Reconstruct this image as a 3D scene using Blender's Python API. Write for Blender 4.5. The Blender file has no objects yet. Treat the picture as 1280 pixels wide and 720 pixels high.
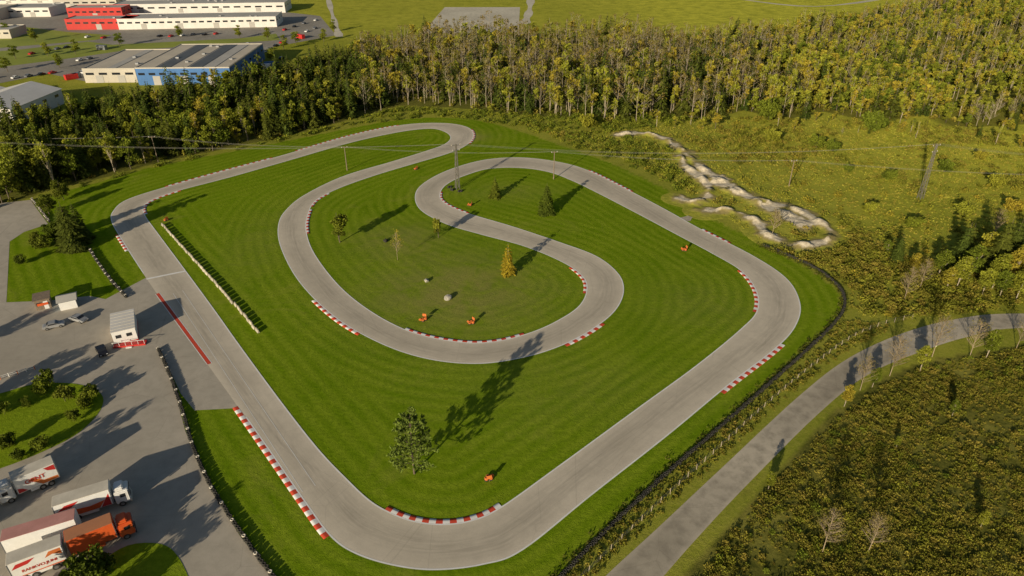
import bpy, bmesh, math, random
import numpy as np
from mathutils import Vector, Matrix
random.seed(7); R=np.random.default_rng(7)
C=bpy.context.scene.collection
H0=85.0; F=865.0; S30=.5; C30=math.cos(math.radians(30))
# site survey: positions on the flat ground measured from the drone picture
def G(u,v):
    dx=(u-640)/F; dy=(360-v)/F
    t=H0/(S30-dy*C30)
    return (t*dx, t*(C30+dy*S30))
def HT(u,vb,vt):
    Y=G(u,vb)[1]; dy=(360-vt)/F
    t=Y/(C30+dy*S30)
    return H0-t*(S30-dy*C30)
# ---------------------------------------------------------------- nodes
class NT:
    def __init__(s,name):
        s.m=bpy.data.materials.new(name); s.m.use_nodes=True; s.t=s.m.node_tree; s.t.nodes.clear()
        s.out=s.t.nodes.new('ShaderNodeOutputMaterial')
    def set(s,sock,v):
        if isinstance(v,bpy.types.NodeSocket): s.t.links.new(v,sock)
        elif isinstance(v,(tuple,list)) and len(v)==3 and sock.type=='RGBA': sock.default_value=(*v,1)
        else: sock.default_value=v
    def n(s,t,ins={},**pr):
        nd=s.t.nodes.new(t)
        for k,v in pr.items(): setattr(nd,k,v)
        for k,v in ins.items(): s.set(nd.inputs[k],v)
        return nd
    def pos(s): return s.n('ShaderNodeNewGeometry').outputs['Position']
    def obj(s): return s.n('ShaderNodeTexCoord').outputs['Object']
    def noise(s,vec,scale,detail=4,rough=.55,dist=0):
        return s.n('ShaderNodeTexNoise',{'Vector':vec,'Scale':scale,'Detail':detail,'Roughness':rough,'Distortion':dist}).outputs['Fac']
    def math(s,op,a,b=0.0,c=0.0,clamp=False):
        nd=s.n('ShaderNodeMath',operation=op,use_clamp=clamp); s.set(nd.inputs[0],a); s.set(nd.inputs[1],b)
        if op in('MULTIPLY_ADD',): s.set(nd.inputs[2],c)
        return nd.outputs[0]
    def rng(s,x,a,b,c=0.0,d=1.0):
        return s.n('ShaderNodeMapRange',{'Value':x,'From Min':a,'From Max':b,'To Min':c,'To Max':d}).outputs[0]
    def mix(s,f,a,b,bt='MIX'):
        nd=s.n('ShaderNodeMix',data_type='RGBA',blend_type=bt)
        s.set(nd.inputs[0],f); s.set(nd.inputs[6],a); s.set(nd.inputs[7],b); return nd.outputs[2]
    def attr(s,name): return s.n('ShaderNodeAttribute',attribute_name=name).outputs['Fac']
    def bsdf(s,col,rough=.9,bump=None,bs=.3,bd=.1,metal=0,spec=.3):
        b=s.n('ShaderNodeBsdfPrincipled',{'Base Color':col,'Roughness':rough,'Metallic':metal,'Specular IOR Level':spec})
        if bump is not None:
            bn=s.n('ShaderNodeBump',{'Height':bump,'Strength':bs,'Distance':bd}); s.t.links.new(bn.outputs[0],b.inputs['Normal'])
        s.t.links.new(b.outputs[0],s.out.inputs[0]); return s.m
def M(name,c,c2=None,scale=2.0,rough=.8,metal=0,spec=.3,bump=0,orand=0):
    n=NT(name); o=n.obj()
    if c2 is None: c2=tuple(x*.78 for x in c)
    f=n.rng(n.noise(o,scale,5),.3,.7)
    f2=n.noise(o,scale*7,3)
    col=n.mix(f,c2,c); col=n.mix(n.rng(f2,.3,.8,0,.25),col,tuple(x*.6 for x in c))
    if orand: col=n.mix(n.math('MULTIPLY',n.n('ShaderNodeObjectInfo').outputs['Random'],orand),col,tuple(x*.3 for x in c))
    return n.bsdf(col,rough,f2 if bump else None,bump,.05,metal,spec)
# ---------------------------------------------------------------- mesh helpers
def mesh_np(name,V,Fq,mi=None,attrs={}):
    me=bpy.data.meshes.new(name); V=np.asarray(V,dtype=np.float32); Fq=np.asarray(Fq,dtype=np.int32)
    me.vertices.add(len(V)); me.loops.add(Fq.size); me.polygons.add(len(Fq))
    me.vertices.foreach_set('co',V.ravel()); me.loops.foreach_set('vertex_index',Fq.ravel())
    me.polygons.foreach_set('loop_start',np.arange(len(Fq),dtype=np.int32)*Fq.shape[1])
    if mi is not None: me.polygons.foreach_set('material_index',np.asarray(mi,dtype=np.int32))
    for k,a in attrs.items():
        at=me.attributes.new(k,'FLOAT','POINT'); at.data.foreach_set('value',np.asarray(a,dtype=np.float32))
    me.update(calc_edges=True); return me
def add(name,me,mats=(),parent=None,loc=(0,0,0),rot=(0,0,0),smooth=False,**props):
    if not me.materials:
        for m in mats: me.materials.append(m)
    o=bpy.data.objects.new(name,me); o.location=loc; o.rotation_euler=rot; o.parent=parent
    C.objects.link(o)
    if smooth and me is not None:
        me.polygons.foreach_set('use_smooth',[True]*len(me.polygons))
    for k,v in props.items(): o[k]=v
    return o
def thing(name,label,cat,loc,rz=0,group=None):
    e=bpy.data.objects.new(name,None); e.location=loc; e.rotation_euler=(0,0,rz); e.empty_display_size=.5
    C.objects.link(e); e['label']=label; e['category']=cat
    if group: e['group']=group
    return e
def box_me(sx,sy,sz,bev=.02,top=None):
    bm=bmesh.new(); bmesh.ops.create_cube(bm,size=1)
    for v in bm.verts:
        k=1
        if top and v.co.z>0: k=top
        v.co.x*=sx*(k if top else 1); v.co.y*=sy*(k if top else 1); v.co.z*=sz
    if bev: bmesh.ops.bevel(bm,geom=bm.edges[:],offset=bev,segments=2,affect='EDGES')
    me=bpy.data.meshes.new('m'); bm.to_mesh(me); bm.free(); return me
def pbox(p,name,d,l,mat,bev=.02,rot=(0,0,0),top=None,**k):
    return add(name,box_me(*d,bev,top),(mat,),p,l,rot,**k)
def cyl_me(r,h,seg=14,r2=None):
    bm=bmesh.new(); bmesh.ops.create_cone(bm,cap_ends=True,segments=seg,radius1=r,radius2=r if r2 is None else r2,depth=h)
    me=bpy.data.meshes.new('m'); bm.to_mesh(me); bm.free(); return me
def pcyl(p,name,r,h,l,mat,rot=(0,0,0),seg=14,r2=None,**k):
    return add(name,cyl_me(r,h,seg,r2),(mat,),p,l,rot,**k)
def poly_me(pts,z):
    me=bpy.data.meshes.new('m'); me.from_pydata([(x,y,z) for x,y in pts],[],[list(range(len(pts)))]); me.update()
    if me.polygons[0].normal.z<0: me.flip_normals()
    return me
def cr(P,n=6,closed=True):
    P=np.array(P,float); N=len(P); out=[]
    idx=range(N) if closed else range(N-1)
    for i in idx:
        g=lambda j:P[j%N] if closed else P[min(max(j,0),N-1)]
        p0,p1,p2,p3=g(i-1),g(i),g(i+1),g(i+2)
        for k in range(n):
            t=k/n
            out.append(.5*((2*p1)+(-p0+p2)*t+(2*p0-5*p1+4*p2-p3)*t*t+(-p0+3*p1-3*p2+p3)*t**3))
    if not closed: out.append(P[-1])
    return np.array(out)
def pip(x,y,poly):
    inside=np.zeros(x.shape,bool); n=len(poly)
    for i in range(n):
        x1,y1=poly[i]; x2,y2=poly[(i+1)%n]
        if y1==y2: continue
        c=((y1>y)!=(y2>y))&(x<(x2-x1)*(y-y1)/(y2-y1)+x1); inside^=c
    return inside
def W(L): return [G(*p) for p in L]
def resample(P,step):
    P=np.array(P); d=np.r_[0,np.cumsum(np.linalg.norm(np.diff(P,axis=0),axis=1))]
    n=max(2,int(round(d[-1]/step))+1); s=np.linspace(0,d[-1],n)
    return np.c_[np.interp(s,d,P[:,0]),np.interp(s,d,P[:,1])]
def normals(P):
    T=np.gradient(P,axis=0); T/=np.linalg.norm(T,axis=1)[:,None]+1e-9
    return np.c_[-T[:,1],T[:,0]]
def strip(name,A,B,z,mat,closed=False,zs=None,attrs=True,**props):
    n=len(A); V=np.zeros((2*n,3)); V[0::2,:2]=A; V[1::2,:2]=B; V[:,2]=z
    Fq=[]
    for i in range(n if closed else n-1):
        j=(i+1)%n; Fq.append((2*i,2*i+1,2*j+1,2*j))
    ac=np.zeros(2*n); ac[1::2]=1
    me=mesh_np(name,V,Fq,None,{'across':ac})
    if me.polygons[0].normal.z<0: me.flip_normals()
    return add(name,me,(mat,),**props)
def vnoise(x,y,sc,seed,octs=3):
    x=np.asarray(x,float); y=np.asarray(y,float)
    r=np.random.default_rng(seed); out=np.zeros_like(x); amp=1;tot=0
    for o in range(octs):
        T=r.random((64,64)); fx=x/sc*2**o+100; fy=y/sc*2**o+100; ix=np.floor(fx).astype(int);iy=np.floor(fy).astype(int)
        a=fx-ix;b=fy-iy;a=a*a*(3-2*a);b=b*b*(3-2*b); g=lambda i,j:T[i%64,j%64]
        out+=amp*((g(ix,iy)*(1-a)+g(ix+1,iy)*a)*(1-b)+(g(ix,iy+1)*(1-a)+g(ix+1,iy+1)*a)*b); tot+=amp; amp*=.5
    return out/tot
ST={'kind':'structure'}
# ---------------------------------------------------------------- track outline
PR=[((232,338),(183,348)),((268,387),(222,404)),((300,432),(259,455)),((350,500),(297,508)),((397,560),(344,575)),((435,600),(380,627)),
((462,625),(412,670)),((487,640),(443,692)),((517,651),(490,707)),((553,655),(543,713)),((590,650),(605,706)),((627,633),(655,687)),
((700,581),(740,619)),((800,508),(833,546)),((870,457),(908,484)),((925,412),(972,434)),((946,388),(996,405)),((944,362),(1000,378)),
((925,338),(983,348)),((890,317),(940,319)),((845,293),(877,287)),((800,269),(832,262)),((750,243),(790,240)),((715,226),(735,213)),
((685,215),(695,202)),((650,210),(650,197)),((612,211),(605,200)),((583,219),(562,212)),((561,229),(531,228)),((551,240),(519,243)),
((554,252),(525,262)),((580,265),(557,280)),((640,283),(600,293)),((700,303),(655,308)),((745,320),(703,328)),((772,341),(728,346)),
((780,362),(733,363)),((771,386),(724,382)),((745,409),(700,399)),((705,431),(665,415)),((655,447),(618,427)),((595,455),(570,427)),
((530,448),(512,414)),((470,427),(462,388)),((415,394),(422,355)),((372,350),(392,315)),((350,307),(383,287)),((348,280),(386,266)),
((358,262),(396,250)),((382,243),(425,235)),((430,220),(470,219)),((490,202),(520,204)),((535,188),(560,192)),((556,180),(584,181)),
((563,172),(592,169)),((556,165),(584,159)),((538,161),(555,154)),((500,165),(505,156)),((440,178),(440,169)),((360,201),(350,195)),
((290,221),(275,215)),((225,238),(200,236)),((193,249),(158,250)),((180,258),(142,263)),((182,270),(139,276)),((197,291),(152,300))]
EL=cr(W([p[0] for p in PR]),9); ER=cr(W([p[1] for p in PR]),9)
MID=(EL+ER)/2
# ---------------------------------------------------------------- materials
def asphalt(name,c1,c2,tread=False,patch=.5):
    n=NT(name); p=n.pos()
    big=n.rng(n.noise(p,.035,5),.35,.65); mid=n.noise(p,.45,5,.6); fine=n.noise(p,9,3,.7)
    col=n.mix(big,c1,c2)
    col=n.mix(n.rng(mid,.42,.7,0,patch),col,tuple(x*.72 for x in c1))
    if tread:
        a=n.attr('across')
        if tread==1:
            s_=n.attr('along')
            cv=n.n('ShaderNodeCombineXYZ',{0:n.math('MULTIPLY',a,9.0),1:n.math('MULTIPLY',s_,.06)}).outputs[0]
            sk=n.noise(cv,1.6,4,.7)
            d=n.math('ABSOLUTE',n.math('SUBTRACT',a,n.math('MULTIPLY_ADD',n.noise(p,.025,2),.9,.05)))
            g=n.rng(d,.05,.34,1,.1)
            col=n.mix(n.math('MULTIPLY',g,n.rng(sk,.38,.66,.1,.6)),col,tuple(x*.55 for x in c1))
        e=n.rng(n.math('ABSOLUTE',n.math('SUBTRACT',a,.5)),.34,.5,0,.45)
        col=n.mix(e,col,tuple(min(1,x*1.15) for x in c2))
    col=n.mix(n.rng(fine,.35,.75,0,.3),col,tuple(x*.55 for x in c1))
    crk=n.n('ShaderNodeTexVoronoi',{'Vector':p,'Scale':.09,'Randomness':1.0},feature='DISTANCE_TO_EDGE').outputs[0]
    col=n.mix(n.rng(crk,.0,.006,.22,0),col,tuple(x*.4 for x in c1))
    return n.bsdf(col,.9,fine,.25,.03,spec=.15)
m_track=asphalt('track_asphalt',(.57,.495,.385),(.70,.61,.48),1,.3)
m_pad=asphalt('paddock_asphalt',(.42,.37,.295),(.55,.485,.39),0,.4)
m_road=asphalt('road_asphalt',(.36,.31,.235),(.60,.52,.40),2,.8)
m_yard=asphalt('yard_asphalt',(.29,.26,.215),(.40,.36,.3),0,.5)
m_gravel=asphalt('gravel',(.58,.52,.4),(.74,.67,.52),0,.6)
m_white=M('white_paint',(.9,.88,.84),(.78,.75,.7),.6)
m_red=M('red_paint',(.72,.07,.03),(.55,.08,.04),.8)
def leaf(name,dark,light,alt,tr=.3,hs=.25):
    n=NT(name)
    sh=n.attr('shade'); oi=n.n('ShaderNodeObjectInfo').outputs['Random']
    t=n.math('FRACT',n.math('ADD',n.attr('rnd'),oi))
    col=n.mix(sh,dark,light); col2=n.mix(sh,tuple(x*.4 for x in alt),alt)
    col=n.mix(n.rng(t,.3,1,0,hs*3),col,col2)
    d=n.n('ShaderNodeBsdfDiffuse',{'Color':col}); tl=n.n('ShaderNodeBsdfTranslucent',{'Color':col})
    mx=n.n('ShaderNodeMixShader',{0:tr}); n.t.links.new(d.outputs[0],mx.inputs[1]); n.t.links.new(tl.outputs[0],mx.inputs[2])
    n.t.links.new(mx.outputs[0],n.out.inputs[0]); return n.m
m_spr=leaf('spruce_needles',(.02,.035,.008),(.13,.17,.028),(.19,.2,.03),.15)
m_grn=leaf('green_leaves',(.04,.06,.008),(.26,.31,.035),(.42,.42,.045),.3)
m_dgr=leaf('dark_green_leaves',(.03,.05,.007),(.18,.225,.028),(.22,.24,.03),.25)
m_gld=leaf('golden_leaves',(.10,.11,.013),(.50,.51,.06),(.60,.46,.06),.35,.3)
m_brn=leaf('brown_autumn_leaves',(.09,.08,.02),(.40,.34,.09),(.42,.30,.09),.3,.3)
m_org=leaf('autumn_leaves',(.2,.16,.015),(.68,.52,.05),(.6,.44,.04),.35)
m_hth=leaf('heath_leaves',(.045,.05,.009),(.30,.30,.035),(.42,.33,.06),.15,.33)
m_mea=leaf('meadow_grass_blades',(.14,.15,.02),(.56,.54,.07),(.62,.5,.09),.3,.33)
m_pin=leaf('pine_needles',(.045,.07,.015),(.25,.34,.07),(.28,.35,.06),.3)
m_bark=M('bark',(.18,.14,.09),(.1,.08,.055),4)
m_birch=M('birch_bark',(.50,.42,.30),(.32,.26,.18),3)
m_twig=M('twigs',(.42,.33,.21),(.28,.21,.13),3)
# ---------------------------------------------------------------- ground
LAWN=cr(W([(60,247),(130,226),(200,207),(330,182),(440,160),(500,150),(570,147),(630,158),(690,178),(760,203),(830,236),(880,268),(950,303),(1020,342),(1050,372),(1045,398),(1000,440),(930,503),(850,572),(770,645),(705,712),(660,775),(380,775),(300,690),(235,600),(160,500),(110,420),(0,395),(0,300)]),5)
HEATH=W([(850,725),(940,620),(1030,525),(1090,478),(1150,452),(1290,428),(1600,425),(1500,800),(780,800)])
FOREST=W([(-150,290),(0,262),(60,238),(130,222),(200,203),(330,176),(400,160),(450,146),(500,132),(560,134),(640,142),(720,149),(780,154),(830,146),(880,150),(930,138),(980,150),(1030,140),(1100,154),(1150,144),(1200,160),(1290,154),(1500,190),(1550,-12),(1280,-8),(1170,4),(1060,26),(960,46),(900,55),(700,50),(560,54),(480,62),(430,74),(400,88),(330,106),(150,134),(60,162),(-150,190)])
def axis(a,b,st,lo,hi,g=1.17):
    core=list(np.arange(a,b+.01,st)); d=st; x=a; L=[]
    while x>lo: d*=g; x-=d; L.append(x)
    d=st; x=b; Rr=[]
    while x<hi: d*=g; x+=d; Rr.append(x)
    return np.array(L[::-1]+core+Rr)
xs=axis(-150,150,1.25,-5000,5000); ys=axis(50,330,1.25,-2500,7000)
X,Y=np.meshgrid(xs,ys); nx,ny=len(xs),len(ys)
x=X.ravel(); y=Y.ravel()
dt=np.full(x.shape,60.0); core=(np.abs(x)<150)&(y>50)&(y<330)
ci=np.where(core)[0]; Ms=MID[::2]
for k in range(0,len(ci),8000):
    q=ci[k:k+8000]; d=np.sqrt((x[q,None]-Ms[None,:,0])**2+(y[q,None]-Ms[None,:,1])**2).min(1); dt[q]=d
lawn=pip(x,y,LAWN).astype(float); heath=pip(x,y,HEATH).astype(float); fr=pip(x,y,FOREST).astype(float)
def blob(u,v,rx,ry):
    c=G(u,v); return np.exp(-(((x-c[0])/rx)**2+((y-c[1])/ry)**2))
worn=np.clip(1.0*blob(570,365,22,18)+.7*blob(500,300,13,11)+.5*blob(590,172,6,6)*2+.35*blob(640,240,18,8)+.25*blob(700,480,22,12)+.3*blob(330,300,10,25)+.3*blob(880,380,14,14),0,1)
gold=np.clip((x-50)/150,0,1)*np.clip((y-130)/100,0,1)+.45*np.clip((y-420)/100,0,1)
V=np.c_[x,y,np.zeros_like(x)]
i,j=np.meshgrid(np.arange(nx-1),np.arange(ny-1)); a=(j*nx+i).ravel()
me=mesh_np('ground',V,np.c_[a,a+1,a+nx+1,a+nx],None,{'lawn':lawn,'dtrk':dt,'heath':heath,'wood':fr,'worn':worn,'gold':np.clip(gold,0,1)})
n=NT('ground_mat'); p=n.pos()
nb=n.noise(p,.018,5,.6); nm=n.noise(p,.12,6,.6); nf=n.noise(p,1.1,5,.7); nff=n.noise(p,6,3,.7)
d=n.attr('dtrk')
ph=n.math('ADD',n.math('MULTIPLY',d,2.1),n.math('MULTIPLY',n.noise(p,.06,3),3.0))
st=n.rng(n.math('SINE',ph),-1,1)
stm=n.math('MULTIPLY',st,n.rng(n.noise(p,.05,3),.3,.65,.25,.7))
lc=n.mix(n.rng(nb,.35,.65),(.145,.25,.004),(.215,.33,.008))
lc=n.mix(n.rng(nm,.35,.7,0,.7),lc,(.29,.37,.018))
lc=n.mix(stm,lc,(.36,.44,.03))
lc=n.mix(n.rng(nf,.35,.7,.5,0),lc,(.08,.145,.003))
dry=n.rng(n.noise(p,.045,6,.7,1.0),.56,.72,0,.4)
lc=n.mix(dry,lc,(.40,.37,.07))
wn=n.math('MULTIPLY',n.attr('worn'),n.rng(n.noise(p,.16,6,.7,.8),.34,.58,.25,1.1),clamp=True)
lc=n.mix(n.math('MULTIPLY',wn,.7),lc,(.34,.29,.09))
wc=n.mix(n.rng(nb,.35,.65),(.24,.27,.028),(.42,.4,.055))
wc=n.mix(n.attr('gold'),wc,(.72,.68,.07))
wc=n.mix(n.rng(nm,.42,.68,0,.7),wc,(.24,.27,.025))
wc=n.mix(n.rng(nf,.4,.75,0,.6),wc,(.5,.44,.09))
wc=n.mix(n.rng(n.noise(p,.3,6,.7),.54,.72,0,.6),wc,(.17,.155,.035))
hc=n.mix(n.rng(nf,.35,.7),(.07,.075,.015),(.22,.2,.04))
hc=n.mix(n.rng(n.noise(p,.1,4),.45,.62),hc,(.3,.27,.055))
wc=n.mix(n.attr('heath'),wc,hc)
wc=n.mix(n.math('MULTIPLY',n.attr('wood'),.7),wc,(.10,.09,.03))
col=n.mix(n.attr('lawn'),wc,lc)
col=n.mix(n.rng(nff,.35,.75,0,.4),col,(.07,.1,.006))
m_ground=n.bsdf(col,1.0,n.math('ADD',nff,n.math('MULTIPLY',nf,1.5)),.5,.2,spec=.0)
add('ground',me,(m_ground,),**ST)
# ---------------------------------------------------------------- surfaces
def sheet(name,px,z,mat,smooth=0,**k):
    P=W(px); P=cr(P,smooth) if smooth else P
    return add(name,poly_me(P,z),(mat,),kind='structure')
sheet('paddock',[(-260,258),(0,254),(38,250),(60,280),(30,290),(12,302),(8,378),(60,376),(112,370),(132,374),(183,347),(222,403),(259,454),(299,510),(243,513),(226,492),(200,437),(216,480),(232,540),(262,610),(300,670),(350,735),(400,800),(-260,800)],.02,m_pad)
sheet('grass_island',[(-60,505),(0,492),(45,480),(95,480),(126,492),(126,512),(100,540),(60,562),(0,586),(-60,600)],.06,m_ground,4)
sheet('grass_island',[(110,735),(125,705),(160,682),(200,680),(222,695),(240,735),(235,760),(120,760)],.06,m_ground,4)
for o in bpy.data.objects:
    if o.name.startswith('grass_island'):
        for k in ('lawn','dtrk'):
            at=o.data.attributes.new(k,'FLOAT','POINT'); at.data.foreach_set('value',[1.0 if k=='lawn' else 30.]*len(o.data.vertices))
o=strip('race_track',EL,ER,.04,m_track,True,**ST)
sl=np.r_[0,np.cumsum(np.linalg.norm(np.diff(MID,axis=0),axis=1))]
at=o.data.attributes.new('along','FLOAT','POINT'); at.data.foreach_set('value',np.repeat(sl,2).astype(np.float32))
def line(P,w,z,mat,name='painted_line'):
    P=np.array(P); N=normals(P); return strip(name,P+N*w/2,P-N*w/2,z,mat,**ST)
def eline(E,sgn):
    N=normals(E)
    return strip('edge_line',E,E+N*sgn*.26,.052,m_white,True,**ST)
eline(EL,-1)
k0=9*3+2
A=ER[k0:]; N=normals(A); strip('edge_line',A,A+N*.26,.052,m_white,**ST)
line([G(183,349),G(232,339)],.75,.06,m_white,'start_line')
rl=[G(197,367),G(262,455)]
line(rl,.7,.056,m_red,'pit_line')
rlp=np.array(rl); Nn=normals(rlp)
for s in(-1,1): line(rlp+Nn*s*.47,.14,.056,m_white,'pit_line_border')
lt=[G(240,360),G(410,600)]
for off in (-2.2,-4.4):
    P=np.array(lt); P=P+normals(P)*off; line(resample(P,20),.09,.056,m_white)
def kerb(E,a,b,sgn,w=.9,bl=1.1):
    w*=.85
    a=np.array(G(*a)); b=np.array(G(*b))
    i=np.argmin(((E-a)**2).sum(1)); j=np.argmin(((E-b)**2).sum(1)); n=len(E)
    f=(j-i)%n; 
    if f>n/2: i,j=j,i; f=(j-i)%n
    P=np.array([E[(i+k)%n] for k in range(f+1)])
    if len(P)<2: return
    P=resample(P,bl); N=normals(P)*sgn
    V=[];Fq=[];mi=[]
    for k in range(len(P)):
        p=P[k]; o=P[k]+N[k]*w
        m=P[k]+N[k]*w*.5
        V+=[(p[0],p[1],.058),(m[0],m[1],.10),(o[0],o[1],.08),(o[0]+N[k][0]*.03,o[1]+N[k][1]*.03,0)]
    for k in range(len(P)-1):
        for c in range(3):
            q=(4*k+c,4*k+c+1,4*k+5+c,4*k+4+c); Fq.append(q if sgn<0 else q[::-1]); mi.append(k%2)
    me=mesh_np('kerb',V,Fq,mi)
    add('kerb',me,(m_red,m_white),**ST)
KB=[('R',(298,508),(412,670),1.1),('L',(487,633),(627,632),1.05),('R',(900,487),(975,430),1),('L',(925,338),(947,390),.9),('R',(877,287),(912,304),.9),
('R',(735,213),(790,241),.9),('L',(707,430),(755,405),1),('R',(510,412),(655,420),.9),('R',(715,335),(733,368),.8),('L',(405,373),(455,415),1),
('R',(383,292),(388,262),.9),('R',(390,258),(412,242),.8),('L',(551,240),(583,266),.8),('R',(586,180),(588,162),.9),('R',(205,233),(345,197),.95),
('R',(375,188),(500,157),.95),('L',(180,268),(225,240),.9),('R',(145,292),(160,312),.9)]
for e,a,b,w in KB: kerb(EL if e=='L' else ER,a,b,1 if e=='L' else -1,w)
ru=cr(W([(1500,398),(1280,392),(1200,398),(1130,416),(1062,447),(1000,494),(900,587),(820,662),(755,722),(690,790)]),6,False)
rd=cr(W([(1500,414),(1280,410),(1210,421),(1142,443),(1082,470),(1022,518),(930,610),(872,672),(828,722),(770,790)]),6,False)
strip('access_road',ru,rd,.02,m_road,**ST)
def path(px,w,mat,z=.03,name='path',n=6):
    P=cr(W(px),n,False); N=normals(P); wv=np.array([w*(1+.35*math.sin(i*1.7)+.2*math.sin(i*.6+1)) for i in range(len(P))])[:,None]
    return strip(name,P+N*wv/2,P-N*wv/2,z,mat,**ST)
path([(855,275),(875,266),(912,264),(940,272)],2.2,m_road,name='gravel_path')
# dirt jump track: a small piece of sculpted terrain
BT=[([(775,169),(790,167),(808,168),(826,172),(840,180),(854,190),(866,202),(878,212),(890,220),(905,229),(930,243),(950,252),(975,258),(1000,265),(1020,275),(1036,288),(1036,298),(1020,306),(1000,307),(982,304),(966,299),(952,288),(945,277),(928,268),(905,263),(878,265)],1.0),
([(892,222),(906,235),(925,243),(945,252),(962,263),(985,270),(1003,281)],1.4),([(850,196),(860,210),(876,222),(885,235),(882,247),(868,253),(848,249)],.9)]
gxx=np.arange(30,125,.45); gyy=np.arange(155,300,.45); BX,BY=np.meshgrid(gxx,gyy); bx_=BX.ravel(); by_=BY.ravel()
db=np.full(bx_.shape,99.); along=np.zeros_like(bx_); PB=[]
for l,wf in BT:
    P=resample(cr(W(l),8,False),.8); PB.append(P)
    for c0_ in range(0,len(bx_),6000):
        q=slice(c0_,c0_+6000); D=np.sqrt((bx_[q,None]-P[None,:,0])**2+(by_[q,None]-P[None,:,1])**2)/wf; m=D.min(1); k=D.argmin(1)
        al=k*.8; b_=m<db[q]; t=db[q].copy(); t[b_]=m[b_]; db[q]=t; t=along[q].copy(); t[b_]=al[b_]; along[q]=t
bm=np.vstack(PB)[::3]
n1=vnoise(bx_,by_,4,3,4); n2=vnoise(bx_,by_,1.6,5,3)
wd=1.15+2.6*(n1-.5)*2
sand=np.clip((wd-db)/.7+.5+(n2-.5)*1.4,0,1)
soil=np.clip((3.4+7*(n1-.5)-db)/1.5,0,1)
z=(.15+.85*np.clip(np.sin(along*.6)*.9+.2+(n2-.5),0,1))*1.0*np.exp(-(db/1.6)**2)+.35*soil*n2
z=z+.03-.4*np.clip((db-6.0)/1.5,0,1)
vx,vy=len(gxx),len(gyy)
i,j=np.meshgrid(np.arange(vx-1),np.arange(vy-1)); a=(j*vx+i).ravel(); Fb=np.c_[a,a+1,a+vx+1,a+vx]; kf=(db[Fb]<7.5).all(1); Fb=Fb[kf]
us,inv=np.unique(Fb,return_inverse=True); inv=inv.reshape(Fb.shape)
me=mesh_np('dirt_jump_track',np.c_[bx_,by_,z][us],inv,None,{'sand':sand[us],'soil':soil[us]})
n=NT('dirt_mat'); p=n.pos(); nf=n.noise(p,1.2,5,.7); ng=n.noise(p,.25,5,.7)
gr=n.mix(n.rng(ng,.35,.65),(.28,.3,.04),(.54,.5,.07)); gr=n.mix(n.rng(nf,.4,.7,0,.6),gr,(.17,.18,.025))
so=n.mix(nf,(.2,.15,.06),(.42,.33,.16)); c_=n.mix(n.math('MULTIPLY',n.attr('soil'),.85),gr,so)
sd_=n.mix(n.rng(nf,.3,.65),(.46,.38,.26),(.82,.71,.52)); c_=n.mix(n.attr('sand'),c_,sd_)
add('dirt_jump_track',me,(n.bsdf(c_,1,nf,.5,.2,spec=0),),smooth=True,**ST)
# far field surfaces
sheet('industrial_yard',[(-300,112),(0,104),(60,92),(118,104),(300,96),(335,60),(420,44),(400,20),(330,12),(60,10),(-300,12)],.03,m_yard)
m_fgrass=M('verge_grass',(.34,.37,.05),(.22,.26,.035),.05)
sheet('grass_verge',[(25,62),(110,52),(140,56),(300,48),(345,42),(350,50),(150,64),(95,72),(0,84),(-80,90),(-80,70)],.05,m_fgrass)
sheet('grass_verge',[(0,30),(85,40),(140,44),(120,50),(0,60),(-150,60)],.05,m_fgrass)
sheet('gravel_lot',[(527,42),(556,9),(650,9),(648,40)],.05,m_gravel)
path([(655,30),(662,12),(664,-12)],6,m_gravel,.04,'gravel_path')
path([(424,46),(416,20),(408,-10)],4,m_gravel,.04,'gravel_path')
path([(900,-5),(1020,8),(1140,-8)],5,m_gravel,.04,'gravel_path')
# ---------------------------------------------------------------- tree prototypes
def diamonds(c,a,b):
    n=len(c); V=np.empty((n,4,3)); V[:,0]=c+a; V[:,1]=c+b; V[:,2]=c-a; V[:,3]=c-b
    return V.reshape(-1,3), np.arange(4*n).reshape(-1,4)
def rdir(n,r):
    v=r.normal(size=(n,3)); return v/np.linalg.norm(v,axis=1)[:,None]
def tube(P,rad,seg=6):
    P=np.array(P,float); V=[];Fq=[]
    for k,p in enumerate(P):
        T=P[min(k+1,len(P)-1)]-P[max(k-1,0)]; T/=np.linalg.norm(T)+1e-9
        u=np.cross(T,[.3,.9,.1]); u/=np.linalg.norm(u); w=np.cross(T,u)
        for s in range(seg):
            an=2*math.pi*s/seg; V.append(p+(u*math.cos(an)+w*math.sin(an))*rad[k])
    for k in range(len(P)-1):
        for s in range(seg):
            s2=(s+1)%seg; Fq.append((k*seg+s,k*seg+s2,(k+1)*seg+s2,(k+1)*seg+s))
    return np.array(V),np.array(Fq)
def join(L):
    V=[];Fq=[];o=0
    for v,f in L: V.append(v);Fq.append(f+o);o+=len(v)
    return np.vstack(V),np.vstack(Fq)
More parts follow.
